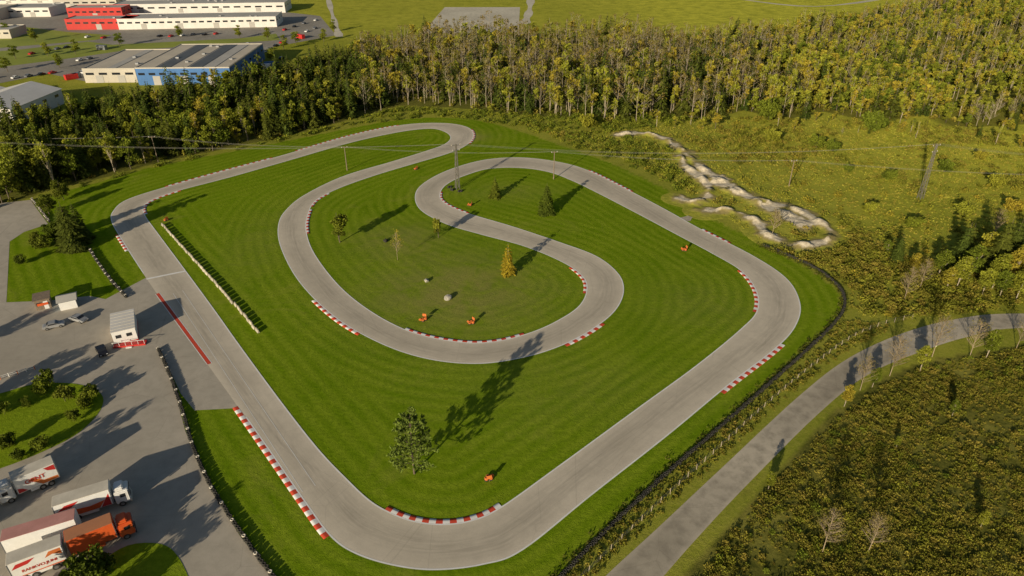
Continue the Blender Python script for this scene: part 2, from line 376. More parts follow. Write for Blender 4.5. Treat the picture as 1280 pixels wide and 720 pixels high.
def spruce(h,w,n,seed,sz=.5,pw=.85):
    r=np.random.default_rng(seed)
    t=.06+.94*(1-np.sqrt(1-r.random(n)*.985)); nl=int(h*1.3)
    t=np.round(t*nl)/nl+r.normal(size=n)*.008
    th=r.random(n)*2*math.pi
    lob=1+.22*np.sin(th*3+seed+t*9)+.15*np.sin(th*5+t*23)
    rad=w*np.clip(1-t,0,1)**pw*lob*(.8+.3*r.random(n))+.08
    q=np.sqrt(r.random(n)*.85+.15); rr=rad*q
    c=np.c_[rr*np.cos(th),rr*np.sin(th),t*h-rr*.28]
    o=np.c_[np.cos(th),np.sin(th),-.4+.3*r.normal(size=n)]; tg=np.c_[-np.sin(th),np.cos(th),.3*r.normal(size=n)]
    s=(sz*(.6+.8*r.random(n))*(1.15-.6*t))[:,None]
    V,Fq=diamonds(c,o*s,tg*s*.5)
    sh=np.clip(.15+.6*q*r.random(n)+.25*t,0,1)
    tr=tube([(0,0,-.1),(0,0,h*.3),(0.05,0,h*.97)],[.014*h,.01*h,.02],6)
    return dict(tr=tr,cr=(V,Fq),sh=np.repeat(sh,4))
def broad(h,w,nc,nl,seed,z0=.25,cs=None,ls=.3,top=.95,limbs=9,tk=.016):
    r=np.random.default_rng(seed); cc=[]
    zc=h*(z0+top)/2; zr=h*(top-z0)/2
    d=rdir(nc,r); q=(.35+.65*r.random(nc)**.6)[:,None]
    cc=d*q*np.array([w,w,zr])*.82*(.85+.3*r.random((nc,1)))+np.array([0,0,zc])
    cs=cs or w*.33
    cc[:,0]+=.15*w*math.sin(seed); 
    cr_=cs*(.6+.8*r.random(nc))
    k=np.repeat(np.arange(nc),nl); m=len(k)
    c=cc[k]+rdir(m,r)*(r.random(m)**.45*cr_[k])[:,None]*np.array([1.1,1.1,.75])
    a=rdir(m,r); b=np.cross(a,rdir(m,r)); b/=np.linalg.norm(b,axis=1)[:,None]
    s=(ls*(.6+.8*r.random(m)))[:,None]
    V,Fq=diamonds(c,a*s,b*s*.65)
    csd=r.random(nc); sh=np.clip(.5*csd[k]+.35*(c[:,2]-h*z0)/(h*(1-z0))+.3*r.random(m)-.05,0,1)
    T=[tube([(0,0,-.1),(.02*h,0,h*.25),(0,.02*h,h*.55),(0,0,h*.85)],[tk*h,tk*.75*h,tk*.5*h,.003*h],6)]
    for q in range(min(nc,limbs)):
        e=cc[q]; s0=np.array([0,0,min(h*(.15+.05*q),e[2]*.7)]); T.append(tube([s0,(s0+e)/2+np.array([0,0,-.03*h]),e],[.007*h,.004*h,.002*h],4))
    return dict(tr=join(T),cr=(V,Fq),sh=np.repeat(sh,4))
def pine_open(h,w,nb,per,seed,ls=.2):
    r=np.random.default_rng(seed); T=[tube([(0,0,-.1),(.05,0,h*.4),(-.1,.05,h*.75),(0,0,h*.98)],[.016*h,.012*h,.007*h,.02],8)]
    cs=[];a_=[];sh=[]
    for k in range(nb):
        t=.2+.78*(k/nb); th=k*2.4+r.normal()*.3; L=w*(1-(t-.15)**1.6)*(.65+.5*r.random())+.3; up=.15+.45*t
        s=np.array([0,0,h*t]); dr=np.array([math.cos(th),math.sin(th),up]); e=s+dr*L; m=(s+e)/2+[0,0,-.06*L]
        T.append(tube([s,m,e],[.05,.035,.012],4))
        sub=[(m,e)]
        for q in range(4):
            f=.35+.15*q; p0=s+(e-s)*f; th2=th+(1 if q%2 else -1)*(.7+.3*r.random()); e2=p0+np.array([math.cos(th2),math.sin(th2),.35])*L*.38; T.append(tube([p0,e2],[.02,.01],3)); sub.append(((p0+e2)/2,e2))
        for (p0,p1) in sub:
            nn=per; f=r.random(nn)[:,None]; c=p0+(p1-p0)*f+r.normal(size=(nn,3))*.13; cs.append(c)
            dd=rdir(nn,r)+np.array([0,0,.5])+(p1-p0)/np.linalg.norm(p1-p0)*.8; a_.append(dd/np.linalg.norm(dd,axis=1)[:,None]); sh.append(np.clip(.2+.35*r.random()+.5*r.random(nn),0,1))
    c=np.vstack(cs);a=np.vstack(a_);b=np.cross(a,rdir(len(a),r)); b/=np.linalg.norm(b,axis=1)[:,None]
    V,Fq=diamonds(c,a*ls,b*ls*.4); return dict(tr=join(T),cr=(V,Fq),sh=np.repeat(np.concatenate(sh),4))
def bare(h,seed,n=40,dust=120,ds=.16,tk=.010):
    r=np.random.default_rng(seed); T=[tube([(0,0,-.1),(.02*h,0,h*.5),(0,.02*h,h)],[tk*h,tk*.7*h,.002*h],5)]; tips=[]
    for k in range(n):
        z=h*(.25+.7*r.random()); th=r.random()*6.28; L=h*.22*(1.15-z/h)*(1+.5*r.random())+.3
        s=np.array([0,0,z]); e=s+np.array([math.cos(th)*L,math.sin(th)*L,L*1.1]); T.append(tube([s,(s+e)/2+[0,0,-.05*L],e],[.004*h,.003*h,.0012*h],3)); tips.append(e)
        for q in range(2):
            m=(s+e)/2; th2=th+r.normal()*.8; e2=m+np.array([math.cos(th2),math.sin(th2),1.])*L*.4; T.append(tube([m,(m+e2)/2,e2],[.0025*h,.002*h,.001*h],3)); tips.append(e2)
    tips=np.array(tips); k=r.integers(0,len(tips),dust); c=tips[k]+r.normal(size=(dust,3))*.45
    a=rdir(dust,r); b=np.cross(a,rdir(dust,r)); V,Fq=diamonds(c,a*ds,b*ds*.75)
    return dict(tr=join(T),cr=(V,Fq),sh=r.random(dust*4))
def tmesh(P,single=True):
    if single:
        V,Fq=join([P['tr'],P['cr']]); mi=np.r_[np.zeros(len(P['tr'][1])),np.ones(len(P['cr'][1]))]
        return mesh_np('tree',V,Fq,mi,{'shade':np.r_[np.zeros(len(P['tr'][0])),P['sh']]})
    return mesh_np('trunk',*P['tr']),mesh_np('crown',*P['cr'],None,{'shade':P['sh']})
KD={}
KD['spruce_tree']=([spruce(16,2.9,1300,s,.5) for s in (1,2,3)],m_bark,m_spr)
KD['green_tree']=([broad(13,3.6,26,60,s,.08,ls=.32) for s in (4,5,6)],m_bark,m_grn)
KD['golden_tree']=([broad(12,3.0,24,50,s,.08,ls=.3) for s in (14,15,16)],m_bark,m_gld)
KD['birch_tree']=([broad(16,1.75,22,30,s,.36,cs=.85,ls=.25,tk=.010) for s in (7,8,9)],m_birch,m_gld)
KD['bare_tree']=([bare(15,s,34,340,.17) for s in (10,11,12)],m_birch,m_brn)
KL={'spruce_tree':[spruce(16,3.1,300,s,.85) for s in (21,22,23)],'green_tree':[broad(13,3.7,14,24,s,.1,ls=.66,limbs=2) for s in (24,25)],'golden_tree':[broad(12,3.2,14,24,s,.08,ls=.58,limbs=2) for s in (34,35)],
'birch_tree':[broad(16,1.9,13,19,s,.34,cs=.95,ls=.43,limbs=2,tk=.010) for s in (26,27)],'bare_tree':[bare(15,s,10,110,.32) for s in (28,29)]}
LAB={'spruce_tree':'dark green spruce tree in the forest belt','green_tree':'leafy green tree in the forest belt','golden_tree':'bushy yellow green tree in the forest belt','birch_tree':'slim yellowing birch with pale trunk in forest belt','bare_tree':'nearly leafless slim autumn tree in forest belt'}
KM={k:[tmesh(p) for p in v[0]] for k,v in KD.items()}
sp=4.5; gx,gy=np.meshgrid(np.arange(-330,600,sp),np.arange(150,760,sp)); gx=gx.ravel()+R.uniform(-2.3,2.3,gx.size); gy=gy.ravel()+R.uniform(-2.3,2.3,gy.size)
ins=pip(gx,gy,FOREST)&(np.abs(gx)/gy<.80); gx=gx[ins];gy=gy[ins]; uu=gx/gy
dn=vnoise(gx,gy,26,77,3)
keep=(R.random(len(gx))<np.where(uu>.42,np.clip((dn-.22)*4,.3,1),1.0)*np.where(uu<-.22,.72,1.0)*np.where(gy>430,.7,1)); gx=gx[keep];gy=gy[keep]
FADE=W([(800,150),(880,148),(980,146),(1100,150),(1290,152),(1500,190),(1500,250),(1290,200),(1150,178),(1000,165),(900,165),(820,168)])
P_=np.array(FADE); q_=R.uniform(P_.min(0),P_.max(0),(900,2)); q_=q_[pip(q_[:,0],q_[:,1],FADE)][:80]; q_=q_[(q_[:,0]/q_[:,1])<.8]
nf_=len(q_); fade=np.r_[np.zeros(len(gx),bool),np.ones(nf_,bool)]; gx=np.r_[gx,q_[:,0]]; gy=np.r_[gy,q_[:,1]]; uu=gx/gy
order=np.argsort(gy+R.random(len(gy))*4-np.abs(gx)*.15); gx=gx[order];gy=gy[order];uu=uu[order];fade=fade[order]
pn_=vnoise(gx,gy,38,78,2); hn_=vnoise(gx,gy,20,79,3)
def pick(u,y,pn):
    r=R.random()
    if u<-.22: return ('spruce_tree' if r<.3+.5*pn else 'green_tree' if r<.86 else 'golden_tree' if r<.93 else 'birch_tree')
    if u<.36:
        if pn>.64: return 'spruce_tree' if r<.5 else 'birch_tree' if r<.8 else 'bare_tree'
        if pn<.4: return 'bare_tree' if r<.7 else 'birch_tree' if r<.93 else 'golden_tree'
        return ('bare_tree' if r<.5 else 'birch_tree' if r<.8 else 'golden_tree' if r<.83 else 'green_tree' if r<.86 else 'spruce_tree') 
    if pn>.58: return 'golden_tree' if r<.4 else 'birch_tree' if r<.7 else 'green_tree' if r<.9 else 'spruce_tree'
    return ('birch_tree' if r<.45 else 'bare_tree' if r<.74 else 'golden_tree' if r<.87 else 'green_tree' if r<.92 else 'spruce_tree')
bV=[];bF=[];bM=[];bS=[];bR=[];off=0
MS=[m_bark,m_birch,m_spr,m_grn,m_gld,m_brn]
mi_of={'spruce_tree':(0,2),'green_tree':(0,3),'golden_tree':(0,4),'birch_tree':(1,4),'bare_tree':(1,5)}
print('forest trees',len(gx))
for q in range(len(gx)):
    k=pick(uu[q],gy[q],pn_[q]); hs=R.uniform(.62,1.02)*(1.0 if uu[q]<.34 else .9 if uu[q]<.45 else .78)*(.7+.65*hn_[q])
    if k=='spruce_tree': hs*=R.uniform(.85,1.15)
    if fade[q]: hs*=R.uniform(.3,.75); k='golden_tree' if k in('bare_tree','green_tree') and R.random()<.7 else k
    ws=hs*R.uniform(.9,1.25); rz=R.random()*6.28
    if q<290:
        ms=KM[k]; me=ms[int(R.integers(len(ms)))]
        o=add(k,me,(KD[k][1],KD[k][2]),None,(gx[q],gy[q],0),(0,0,rz)); o.scale=(ws,ws,hs)
        o['label']=LAB[k]; o['category']='tree'; o['group']='trees of the forest belt'
    else:
        P=KL[k][int(R.integers(len(KL[k])))]
        c,s=math.cos(rz),math.sin(rz)
        tv,tf=P['tr']; cv,cf=P['cr']
        v=np.vstack([tv,cv]); v2=np.c_[(v[:,0]*c-v[:,1]*s)*ws+gx[q],(v[:,0]*s+v[:,1]*c)*ws+gy[q],v[:,2]*hs]
        bV.append(v2); bF.append(np.vstack([tf,cf+len(tv)])+off); off+=len(v2)
        a,b=mi_of[k]; bM.append(np.r_[np.full(len(tf),a),np.full(len(cf),b)]); bS.append(np.r_[np.zeros(len(tv)),P['sh']]); bR.append(np.full(len(v2),R.random()))
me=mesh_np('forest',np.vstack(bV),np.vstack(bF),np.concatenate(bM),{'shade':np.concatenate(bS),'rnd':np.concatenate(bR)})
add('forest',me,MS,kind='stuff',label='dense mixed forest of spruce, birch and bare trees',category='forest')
def tree(name,label,P,barkm,leafm,u,v,h_ref,vt=None,h=None,ws=1.,group=None):
    X_,Y_=G(u,v); hh=HT(u,v,vt) if vt is not None else h
    s=hh/h_ref; e=thing(name,label,'tree',(X_,Y_,0),R.random()*6.28,group); e.scale=(s*ws,s*ws,s)
    key=id(P)
    if key not in CM: CM[key]=(P,)+tmesh(P,False)
    _,t,c=CM[key]
    if c.materials and c.materials[0]!=leafm:
        c=c.copy(); c.materials.clear()
    add('trunk',t,(barkm,),e); add('crown',c,(leafm,),e); return e
CM={}
pine=pine_open(12,3.7,42,25,31,.25); spr_d=spruce(10,2.3,4200,32,.32); spr_l=spruce(10,2.5,2400,52,.34)
spr_e=spruce(8,1.9,1300,33,.3); gold_d=spruce(9,1.9,2600,34,.26,.6); thin_d=bare(8,35,30,260); bir_d=broad(8,1.5,18,110,36,.2,cs=.7,ls=.18)
bush=[broad(4,2.4,16,110,s,.05,ls=.2) for s in (41,42,43)]
big=[broad(12,3.8,34,150,s,.06,ls=.26) for s in (44,45,46)]
bare_d=[bare(10,s,60,420,.13) for s in (47,48)]
birch_d=[broad(12,2.0,30,95,s,.14,cs=.9,ls=.21,tk=.01) for s in (57,58)]
tree('pine_tree','tall open feathery pine standing on the mown lawn',pine,m_bark,m_pin,518,592,12,vt=520)
tree('spruce_tree','loose cone shaped spruce on the infield lawn',spr_l,m_bark,m_dgr,683,267,10,vt=227,ws=1.05)
tree('spruce_tree','small spruce on the infield lawn',spr_e,m_bark,m_grn,619,247,8,vt=220,ws=1.2)
tree('autumn_tree','dense orange gold conical tree on infield lawn',gold_d,m_birch,m_org,635,343,9,vt=303,ws=.95)
tree('young_tree','young green tree on the inner lawn',bir_d,m_bark,m_grn,425,303,8,vt=259,ws=1.2)
tree('young_tree','young yellow green tree on the inner lawn',bir_d,m_birch,m_gld,548,297,8,vt=266,ws=1.05)
tree('sapling','thin nearly bare sapling on the inner lawn',thin_d,m_twig,m_gld,497,325,8,vt=290,ws=.7)
for u,v,vt,k in [(94,310,250,0),(104,300,252,1),(84,296,256,2)]: tree('spruce_tree','tall dark green conifer beside the paddock lawn',(spr_d,KD['spruce_tree'][0][0],spr_d)[k],m_bark,m_spr,u,v,(10,16,10)[k],vt=vt,ws=1.3)
L2=[(70,302,272,2),(62,268,240,0),(80,250,222,1),(48,308,288,0)]
for u,v,vt,k in L2: tree('green_tree','leafy green tree beside the paddock lawn',big[k],m_bark,m_dgr,u,v,12,vt=vt,ws=1.1)
L3=[(56,490,468),(82,502,480),(108,508,488),(116,494,480),(6,518,502),(12,558,538),(52,562,544),(94,524,510),(34,508,496),(26,574,560)]
for q,(u,v,vt) in enumerate(L3): tree('shrub','rounded green shrub on the paddock grass island',bush[q%3],m_bark,m_dgr if q%2 else m_grn,u,v,4,vt=vt,ws=.85)
tree('young_tree','small green tree on the paddock grass island',bir_d,m_bark,m_dgr,62,482,8,vt=458,ws=1.5)
for q,(u,v,vt) in enumerate([(120,722,690),(100,735,712),(52,310,290),(26,330,318)]): tree('shrub','rounded green shrub beside the paddock',bush[q%3],m_bark,m_dgr,u,v,4,vt=vt)
L4=[(1210,350,300,'b'),(1240,343,268,'s'),(1262,358,306,'b'),(1195,335,276,'s'),(1278,348,298,'b'),(1292,360,300,'b'),(1120,328,292,'s'),(1225,332,284,'b'),(1183,362,330,'b'),(1250,370,334,'b'),(1270,374,330,'b'),(1228,368,330,'b'),(1172,345,308,'b'),(1205,322,278,'s'),(1258,328,270,'s'),(1240,360,310,'b'),(1288,334,272,'s'),(1140,340,312,'b'),(1108,318,298,'b'),(1196,358,314,'b')]
for q,(u,v,vt,k) in enumerate(L4):
    if k=='s': tree('spruce_tree','dark pointed spruce near the access road',spr_d,m_bark,m_spr,u,v,10,vt=vt,ws=.95)
    else: tree('birch_tree','slim yellow green birch near the access road',birch_d[q%2],m_birch,m_gld if q%3 else m_grn,u,v,12,vt=vt,ws=1.35)
L5=[(1130,376,336),(1112,470,424),(1165,446,396),(1270,436,400),(1212,446,402),(1028,690,640),(1085,690,645),(1240,300,262),(1150,360,325),(965,295,262),(1075,488,448)]
for q,(u,v,vt) in enumerate(L5): tree('bare_tree','thin bare autumn tree with pale branches',bare_d[q%2],m_twig,m_brn,u,v,10,vt=vt)
for q,(u,v,vt) in enumerate([(1150,464,428),(1232,448,408),(1090,484,456),(1055,508,478),(1190,520,498),(1120,560,544),(1225,660,636),(960,612,588)]):
    tree('young_tree','slim young tree in the scrub beside the road',birch_d[q%2],m_birch,m_grn if q%3 else m_gld,u,v,12,vt=vt,ws=1.1)
for u,v,vt in [(1020,185,165),(1040,190,172),(1092,165,135),(965,178,160),(735,160,140),(960,150,120),(1180,215,198),(1245,235,215),(1110,225,210),(1205,270,250),(1085,265,250),(1140,285,268),(1225,200,185),(1060,215,203),(1265,265,245)]: tree('shrub','yellow green shrub in the rough meadow',bush[0],m_bark,m_gld if u%2 else m_grn,u,v,4,vt=vt)
for u,v,h in [(-50,650,10),(-10,800,9),(60,815,10),(-90,560,10),(-60,520,9),(-120,470,10),(-90,700,9)]:
    tree('green_tree','leafy tree at the edge of the paddock',big[1],m_bark,m_grn,u,v,12,h=h)
# ---------------------------------------------------------------- low scrub
def scrub(name,label,pts,hs,nl,ls,mat,aspect=.6):
    n=len(pts); k=np.repeat(np.arange(n),nl); m=len(k)
    d=rdir(m,R); d[:,2]=np.abs(d[:,2]); q=R.random(m)**.4
    r=hs[k]
    c=np.c_[pts[k],np.zeros(m)]+d*(r*q)[:,None]*np.array([1.1,1.1,aspect*1.5])
    a=rdir(m,R); b=np.cross(a,rdir(m,R)); s=(ls*(.5+R.random(m)))[:,None]
    V,Fq=diamonds(c,a*s,b*s*.7)
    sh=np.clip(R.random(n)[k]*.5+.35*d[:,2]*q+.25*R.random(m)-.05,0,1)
    me=mesh_np(name,V,Fq,None,{'shade':np.repeat(sh,4),'rnd':np.repeat(R.random(n)[k],4)})
    add(name,me,(mat,),kind='stuff',label=label,category='shrubs')
def scat(poly,n,grow=1):
    P=np.array(poly); lo=P.min(0);hi=P.max(0)
    q=R.uniform(lo,hi,(n*4,2)); return q[pip(q[:,0],q[:,1],poly)][:n]
HS=W([(870,725),(955,615),(1045,525),(1100,482),(1160,457),(1290,432),(1420,430),(1420,760),(850,760)])
pts=scat(HS,15000); row=.5+.5*np.sin((pts[:,0]*.75-pts[:,1]*.66)*1.5+2*vnoise(pts[:,0],pts[:,1],15,9,2)); nv=vnoise(pts[:,0],pts[:,1],9,11,3)
kk=R.random(len(pts))<np.clip((nv-.2)*2.6,.25,1)*(.55+.45*row); pts=pts[kk]; nv=nv[kk]; row=row[kk]
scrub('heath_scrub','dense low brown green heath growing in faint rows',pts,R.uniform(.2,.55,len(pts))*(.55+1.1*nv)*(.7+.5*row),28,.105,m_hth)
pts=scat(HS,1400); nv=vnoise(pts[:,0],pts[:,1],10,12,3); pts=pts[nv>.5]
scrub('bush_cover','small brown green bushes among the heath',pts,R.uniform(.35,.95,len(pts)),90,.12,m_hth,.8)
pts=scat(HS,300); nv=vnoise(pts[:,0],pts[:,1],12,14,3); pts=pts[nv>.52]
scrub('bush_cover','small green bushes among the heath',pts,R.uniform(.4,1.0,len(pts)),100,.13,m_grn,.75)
MD=W([(965,308),(1060,350),(1065,395),(1130,400),(1290,385),(1420,380),(1420,215),(1290,170),(1180,158),(1060,150),(960,146),(880,148),(800,160),(700,165),(640,150),(700,175),(780,200),(850,235)])
pts=scat(MD,12000)
def away(pts,P,d): 
    out=np.ones(len(pts),bool)
    for k in range(0,len(pts),3000): out[k:k+3000]=np.sqrt(((pts[k:k+3000,None]-P[None])**2).sum(2)).min(1)>d
    return pts[out]
pts=away(pts,bm,3)
scrub('meadow_scrub','rough golden grass tussocks of the meadow',pts,R.uniform(.2,.65,len(pts)),12,.18,m_mea,.55)
pts=scat(MD,3600); nv=vnoise(pts[:,0],pts[:,1],22,15,3); pts=away(pts[nv>.53],bm,4)
scrub('bush_cover','low dark green bushes in the meadow',pts,R.uniform(.4,1.6,len(pts)),46,.24,m_hth,.7)
pts=away(scat(MD,260),bm,4)
scrub('bush_cover','scattered yellow green shrubs in the meadow',pts,R.uniform(.7,1.6,len(pts)),70,.22,m_gld,.8)
BZ=W([(955,312),(1015,330),(1062,362),(1120,395),(1200,390),(1290,383),(1290,340),(1200,330),(1130,320),(1060,300),(1045,285),(1040,306),(1000,312)])
pts=away(scat(BZ,380),bm,4); scrub('bush_cover','olive and brown bushes behind the track',pts,R.uniform(.6,1.6,len(pts)),130,.2,m_hth,.8)
BZ=W([(500,150),(560,146),(640,158),(700,178),(770,203),(850,240),(870,230),(845,190),(770,165),(900,150),(860,147),(640,141),(500,134),(400,162),(300,186),(60,240),(60,246),(200,206),(330,181),(440,158)])
pts=scat(BZ,750); pts=away(pts,bm,4); scrub('bush_cover','mixed bushes along the forest edge',pts,R.uniform(.6,1.8,len(pts)),60,.27,m_grn,.8)
pts=scat(FOREST,3600); scrub('forest_undergrowth','leafy undergrowth between the forest trees',pts,R.uniform(.9,2.2,len(pts)),34,.5,m_hth,.8)
VG=W([(1062,400),(1120,408),(1052,442),(990,492),(890,582),(810,658),(740,722),(706,722),(785,645),(866,570),(955,495),(1025,436),(1045,408)])
pts=scat(VG,2300); scrub('verge_grass','long rough grass beside the access road',pts,R.uniform(.2,.6,len(pts)),30,.13,m_hth,.8)
BL=cr(W([(950,306),(990,322),(1025,340),(1052,362),(1057,385),(1042,408),(1007,443),(962,484),(902,538),(842,590),(782,646),(732,695),(690,738)]),6,False)
P=resample(BL,.28); N=normals(P); P=P+R.normal(size=P.shape)*.4-N*R.uniform(-.2,1.3,(len(P),1))
m_bank=leaf('bank_weeds',(.02,.028,.005),(.14,.16,.025),(.2,.17,.04),.1)
scrub('bank_vegetation','dark weeds growing over the tyre barrier bank',P,R.uniform(.2,.75,len(P)),22,.14,m_bank,.8)
# ---------------------------------------------------------------- object materials
m_wp=M('white_vehicle_paint',(.88,.86,.82),(.78,.76,.71),.5,.5,0,.4)
m_or=M('orange_vehicle_paint',(.82,.14,.03),(.68,.11,.03),.5,.45,0,.4)
m_rd=M('red_vehicle_paint',(.65,.04,.03),(.5,.03,.03),.5,.45,0,.4)
m_pk=M('faded_red_tarpaulin',(.62,.3,.26),(.5,.24,.2),.5,.8)
m_bt=M('brown_tarpaulin',(.55,.22,.1),(.45,.2,.1),.4,.8)
m_gt=M('dirty_white_tarpaulin',(.72,.65,.53),(.56,.5,.4),.4,.8)
m_gl=M('dark_glass',(.02,.025,.03),(.03,.03,.035),1,.08,0,.8)
m_rb=M('black_rubber',(.035,.033,.03),(.07,.065,.05),1,.9)
m_mt=M('grey_steel',(.35,.35,.36),(.25,.25,.25),2,.45,.6)
m_wire=M('wire_steel',(.34,.32,.27),(.26,.25,.22),2,.7,0)
m_dk=M('dark_steel',(.06,.06,.055),(.1,.09,.08),2,.6)
m_lat=M('weathered_lattice_steel',(.14,.13,.11),(.2,.18,.15),2,.7)
m_wd=M('weathered_wood',(.3,.22,.15),(.18,.14,.1),2)
m_post=M('pale_post_wood',(.5,.42,.3),(.34,.28,.2),2)
m_ort=M('orange_tyre_paint',(.75,.2,.04),(.55,.15,.04),2)
m_lamp=M('headlight_glass',(.7,.7,.68),None,2,.1,0,.8)
m_rock=M('granite',(.5,.46,.38),(.3,.28,.23),1.5,.9,bump=.6)
m_blue=M('blue_cladding',(.075,.2,.46),(.06,.16,.36),.1,.6)
m_lblue=M('light_blue_fabric',(.3,.45,.62),(.25,.38,.52),.5,.7)
m_beige=M('beige_cladding',(.6,.54,.44),(.5,.45,.37),.1,.6)
m_lroof=M('grey_roof',(.5,.47,.42),(.4,.38,.34),.08,.8)
m_broof=M('tan_roof',(.62,.54,.42),(.5,.44,.35),.08,.8)
m_solar=M('dark_panels',(.09,.095,.1),(.13,.13,.13),.2,.5)
m_wwall=M('white_cladding',(.78,.74,.68),(.68,.64,.58),.1,.6)
m_rwall=M('red_cladding',(.6,.04,.03),(.48,.04,.03),.1,.6)
m_dred=M('red_lettering',(.65,.06,.03),None,2,.5)
def text(p,s,size,loc,rot,mat):
    cu=bpy.data.curves.new('t','FONT'); cu.body=s; cu.size=size; cu.align_x='CENTER'; cu.align_y='CENTER'; cu.offset=.012*size; cu.extrude=.01
    o=bpy.data.objects.new('t',cu); C.objects.link(o); bpy.context.view_layer.update()
    me=bpy.data.meshes.new_from_object(o.evaluated_get(bpy.context.evaluated_depsgraph_get()))
    bpy.data.objects.remove(o); me.materials.clear(); return add('lettering',me,(mat,),p,loc,rot)
_w={}
def wheel(p,x_,y_,r=.5,w=.35):
    e=bpy.data.objects.new('wheel',None); C.objects.link(e); e.parent=p; e.location=(x_,y_,r); e.rotation_euler=(math.pi/2,0,0)
    if (r,w) not in _w:
        t=cyl_me(r,w,20); t.materials.append(m_rb); q=cyl_me(r*.55,w+.04,14); q.materials.append(m_mt); _w[(r,w)]=(t,q)
    t,q=_w[(r,w)]; add('tyre',t,(),e); add('rim',q,(),e)
def shape(p,name,pts,y_,mat):
    me=bpy.data.meshes.new('g'); me.from_pydata([(a,y_,c) for a,c in pts],[],[list(range(len(pts)))]); return add(name,me,(mat,),p)
def truck(label,loc,rz,L,boxm,roofm,cabm,words,side,tm,graphic=(),cab=True,cat='truck',name='box_truck',ts=.9):
    e=thing(name,label,cat,(*loc,0),rz)
    cl=2.1 if cab else 0; bl=L-cl-(.25 if cab else 0); bx=-L/2+bl/2
    BH=3.0
    b=pbox(e,'cargo_box',(bl,2.5,BH),(bx,0,1.1+BH/2),boxm,.05)
    rf=pbox(b,'roof',(bl-.1,2.42,.06),(0,0,BH/2+.035),roofm,.02)
    pbox(b,'rear_door',(.05,2.3,BH-.2),(-bl/2-.02,0,0),m_gt,.01)
    for a in (-1,1):
        for sy in (-1,1): pbox(b,'corner_trim',(.1,.06,BH),(a*(bl/2-.06),sy*1.262,0),m_mt,0)
    s=-1 if side=='R' else 1
    rot=(math.pi/2,0,0 if s<0 else math.pi)
    if words: text(b,words,ts,(bl*.02,s*1.285,-.5 if len(words)>5 else .1),rot,tm)
    hx=bl/2
    for k,(pts,m) in enumerate(graphic): shape(b,'side_graphic',[(a*hx,c*(BH/2-.05)) for a,c in pts],s*(1.258+.004*k),m)
    pbox(e,'chassis',(L-.6,1.1,.3),(-.1,0,.85),m_dk)
    pbox(e,'side_skirt',(bl*.45,2.3,.5),(bx-.1,0,.75),boxm)
    if cab:
        c=pbox(e,'cab',(cl,2.4,2.45),(L/2-cl/2,0,.55+1.225),cabm,.14)
        pbox(c,'windscreen',(.06,2.05,.85),(cl/2-.01,0,.45),m_gl,.02)
        for q in(-1,1):
            d=pbox(c,'door',(1.1,.04,1.8),(.15,q*1.2,-.1),cabm,.02)
            pbox(d,'side_window',(.8,.03,.65),(0,q*.02,.5),m_gl,.01)
            pbox(c,'mirror',(.12,.25,.6),(cl/2-.05,q*1.35,.45),m_dk)
            pbox(c,'headlight',(.06,.4,.22),(cl/2,q*.85,-.95),m_lamp,.02)
        pbox(c,'grille',(.05,1.3,.6),(cl/2,0,-.5),m_dk)
        pbox(c,'bumper',(.2,2.4,.4),(cl/2+.02,0,-1.1),m_gt if cabm is m_wp else m_dk,.05)
        pbox(c,'wind_deflector',(1.3,2.0,.6),(-.2,0,1.5),cabm,.15)
    ax=[-L/2+1.4,-L/2+2.6]+([L/2-1.3] if cab else [L/2-1.6])
    for a in ax:
        for q in(-1,1): wheel(e,a,q*1.05)
    return e
def place(pa,pb):
    a=np.array(G(*pa)); b=np.array(G(*pb)); d=b-a; L=np.linalg.norm(d); d/=L; return a,b,d,L
def tk(label,pa,pb,side,**k):
    a,b,d,L=place(pa,pb); nrm=np.array([-d[1],d[0]])*(1 if side=='R' else -1)
    c=(a+b)/2+nrm*1.25
    return truck(label,tuple(c),math.atan2(d[1],d[0]),L=k.pop('L',L),side=side,**k)
g1=[([(-.95,-.98),(-.2,-.98),(.35,.2),(.1,.3),(-.3,-.5),(-.95,-.6)],m_ort),([(-.95,.2),(-.6,.5),(-.45,.95),(-.95,.95)],m_rd),([(.5,-.95),(.92,-.95),(.92,-.3),(.7,-.5)],m_rd)]
g2=[([(-.95,-.98),(.5,-.98),(.75,-.1),(.2,-.35),(-.3,-.2),(-.95,-.5)],m_or),([(.55,-.98),(.92,-.98),(.92,.6),(.8,.1)],m_rd),([(-.9,.1),(-.4,.2),(-.1,.8),(-.6,.7)],m_rd)]
g3=[([(-.95,-.98),(.95,-.98),(.95,-.84),(-.95,-.88)],m_or),([(.3,.25),(.5,.9),(.92,.9),(.92,.1),(.6,.45)],m_ort),([(-.9,.2),(-.3,.35),(0,.85),(-.7,.75)],m_rd)]
tk('white box truck with orange and red side lettering on asphalt',(78,602),(4,634),'L',boxm=m_wp,roofm=m_gt,cabm=m_wp,words='GENT',tm=m_dred,graphic=g1,ts=1.1)
tk('white cab truck with dirty canvas roof and orange sides',(75,658),(166,629),'R',boxm=m_wp,roofm=m_gt,cabm=m_wp,words='',tm=m_dred,graphic=g2)
tk('orange box truck with faded orange roof parked on asphalt',(92,702),(172,669),'R',boxm=m_or,roofm=m_bt,cabm=m_or,words='',tm=m_dred)
tk('white box trailer with red lettering on its side',(20,732),(88,706),'R',boxm=m_wp,roofm=m_gt,cabm=m_wp,words='RANKVO.JUNI',tm=m_dred,graphic=g3,cab=False,cat='trailer',name='box_trailer',ts=.68)
tk('box trailer with faded pink roof parked beside a truck',(12,702),(104,673),'R',boxm=m_wp,roofm=m_pk,cabm=m_wp,words='',tm=m_dred,cab=False,cat='trailer',name='box_trailer')
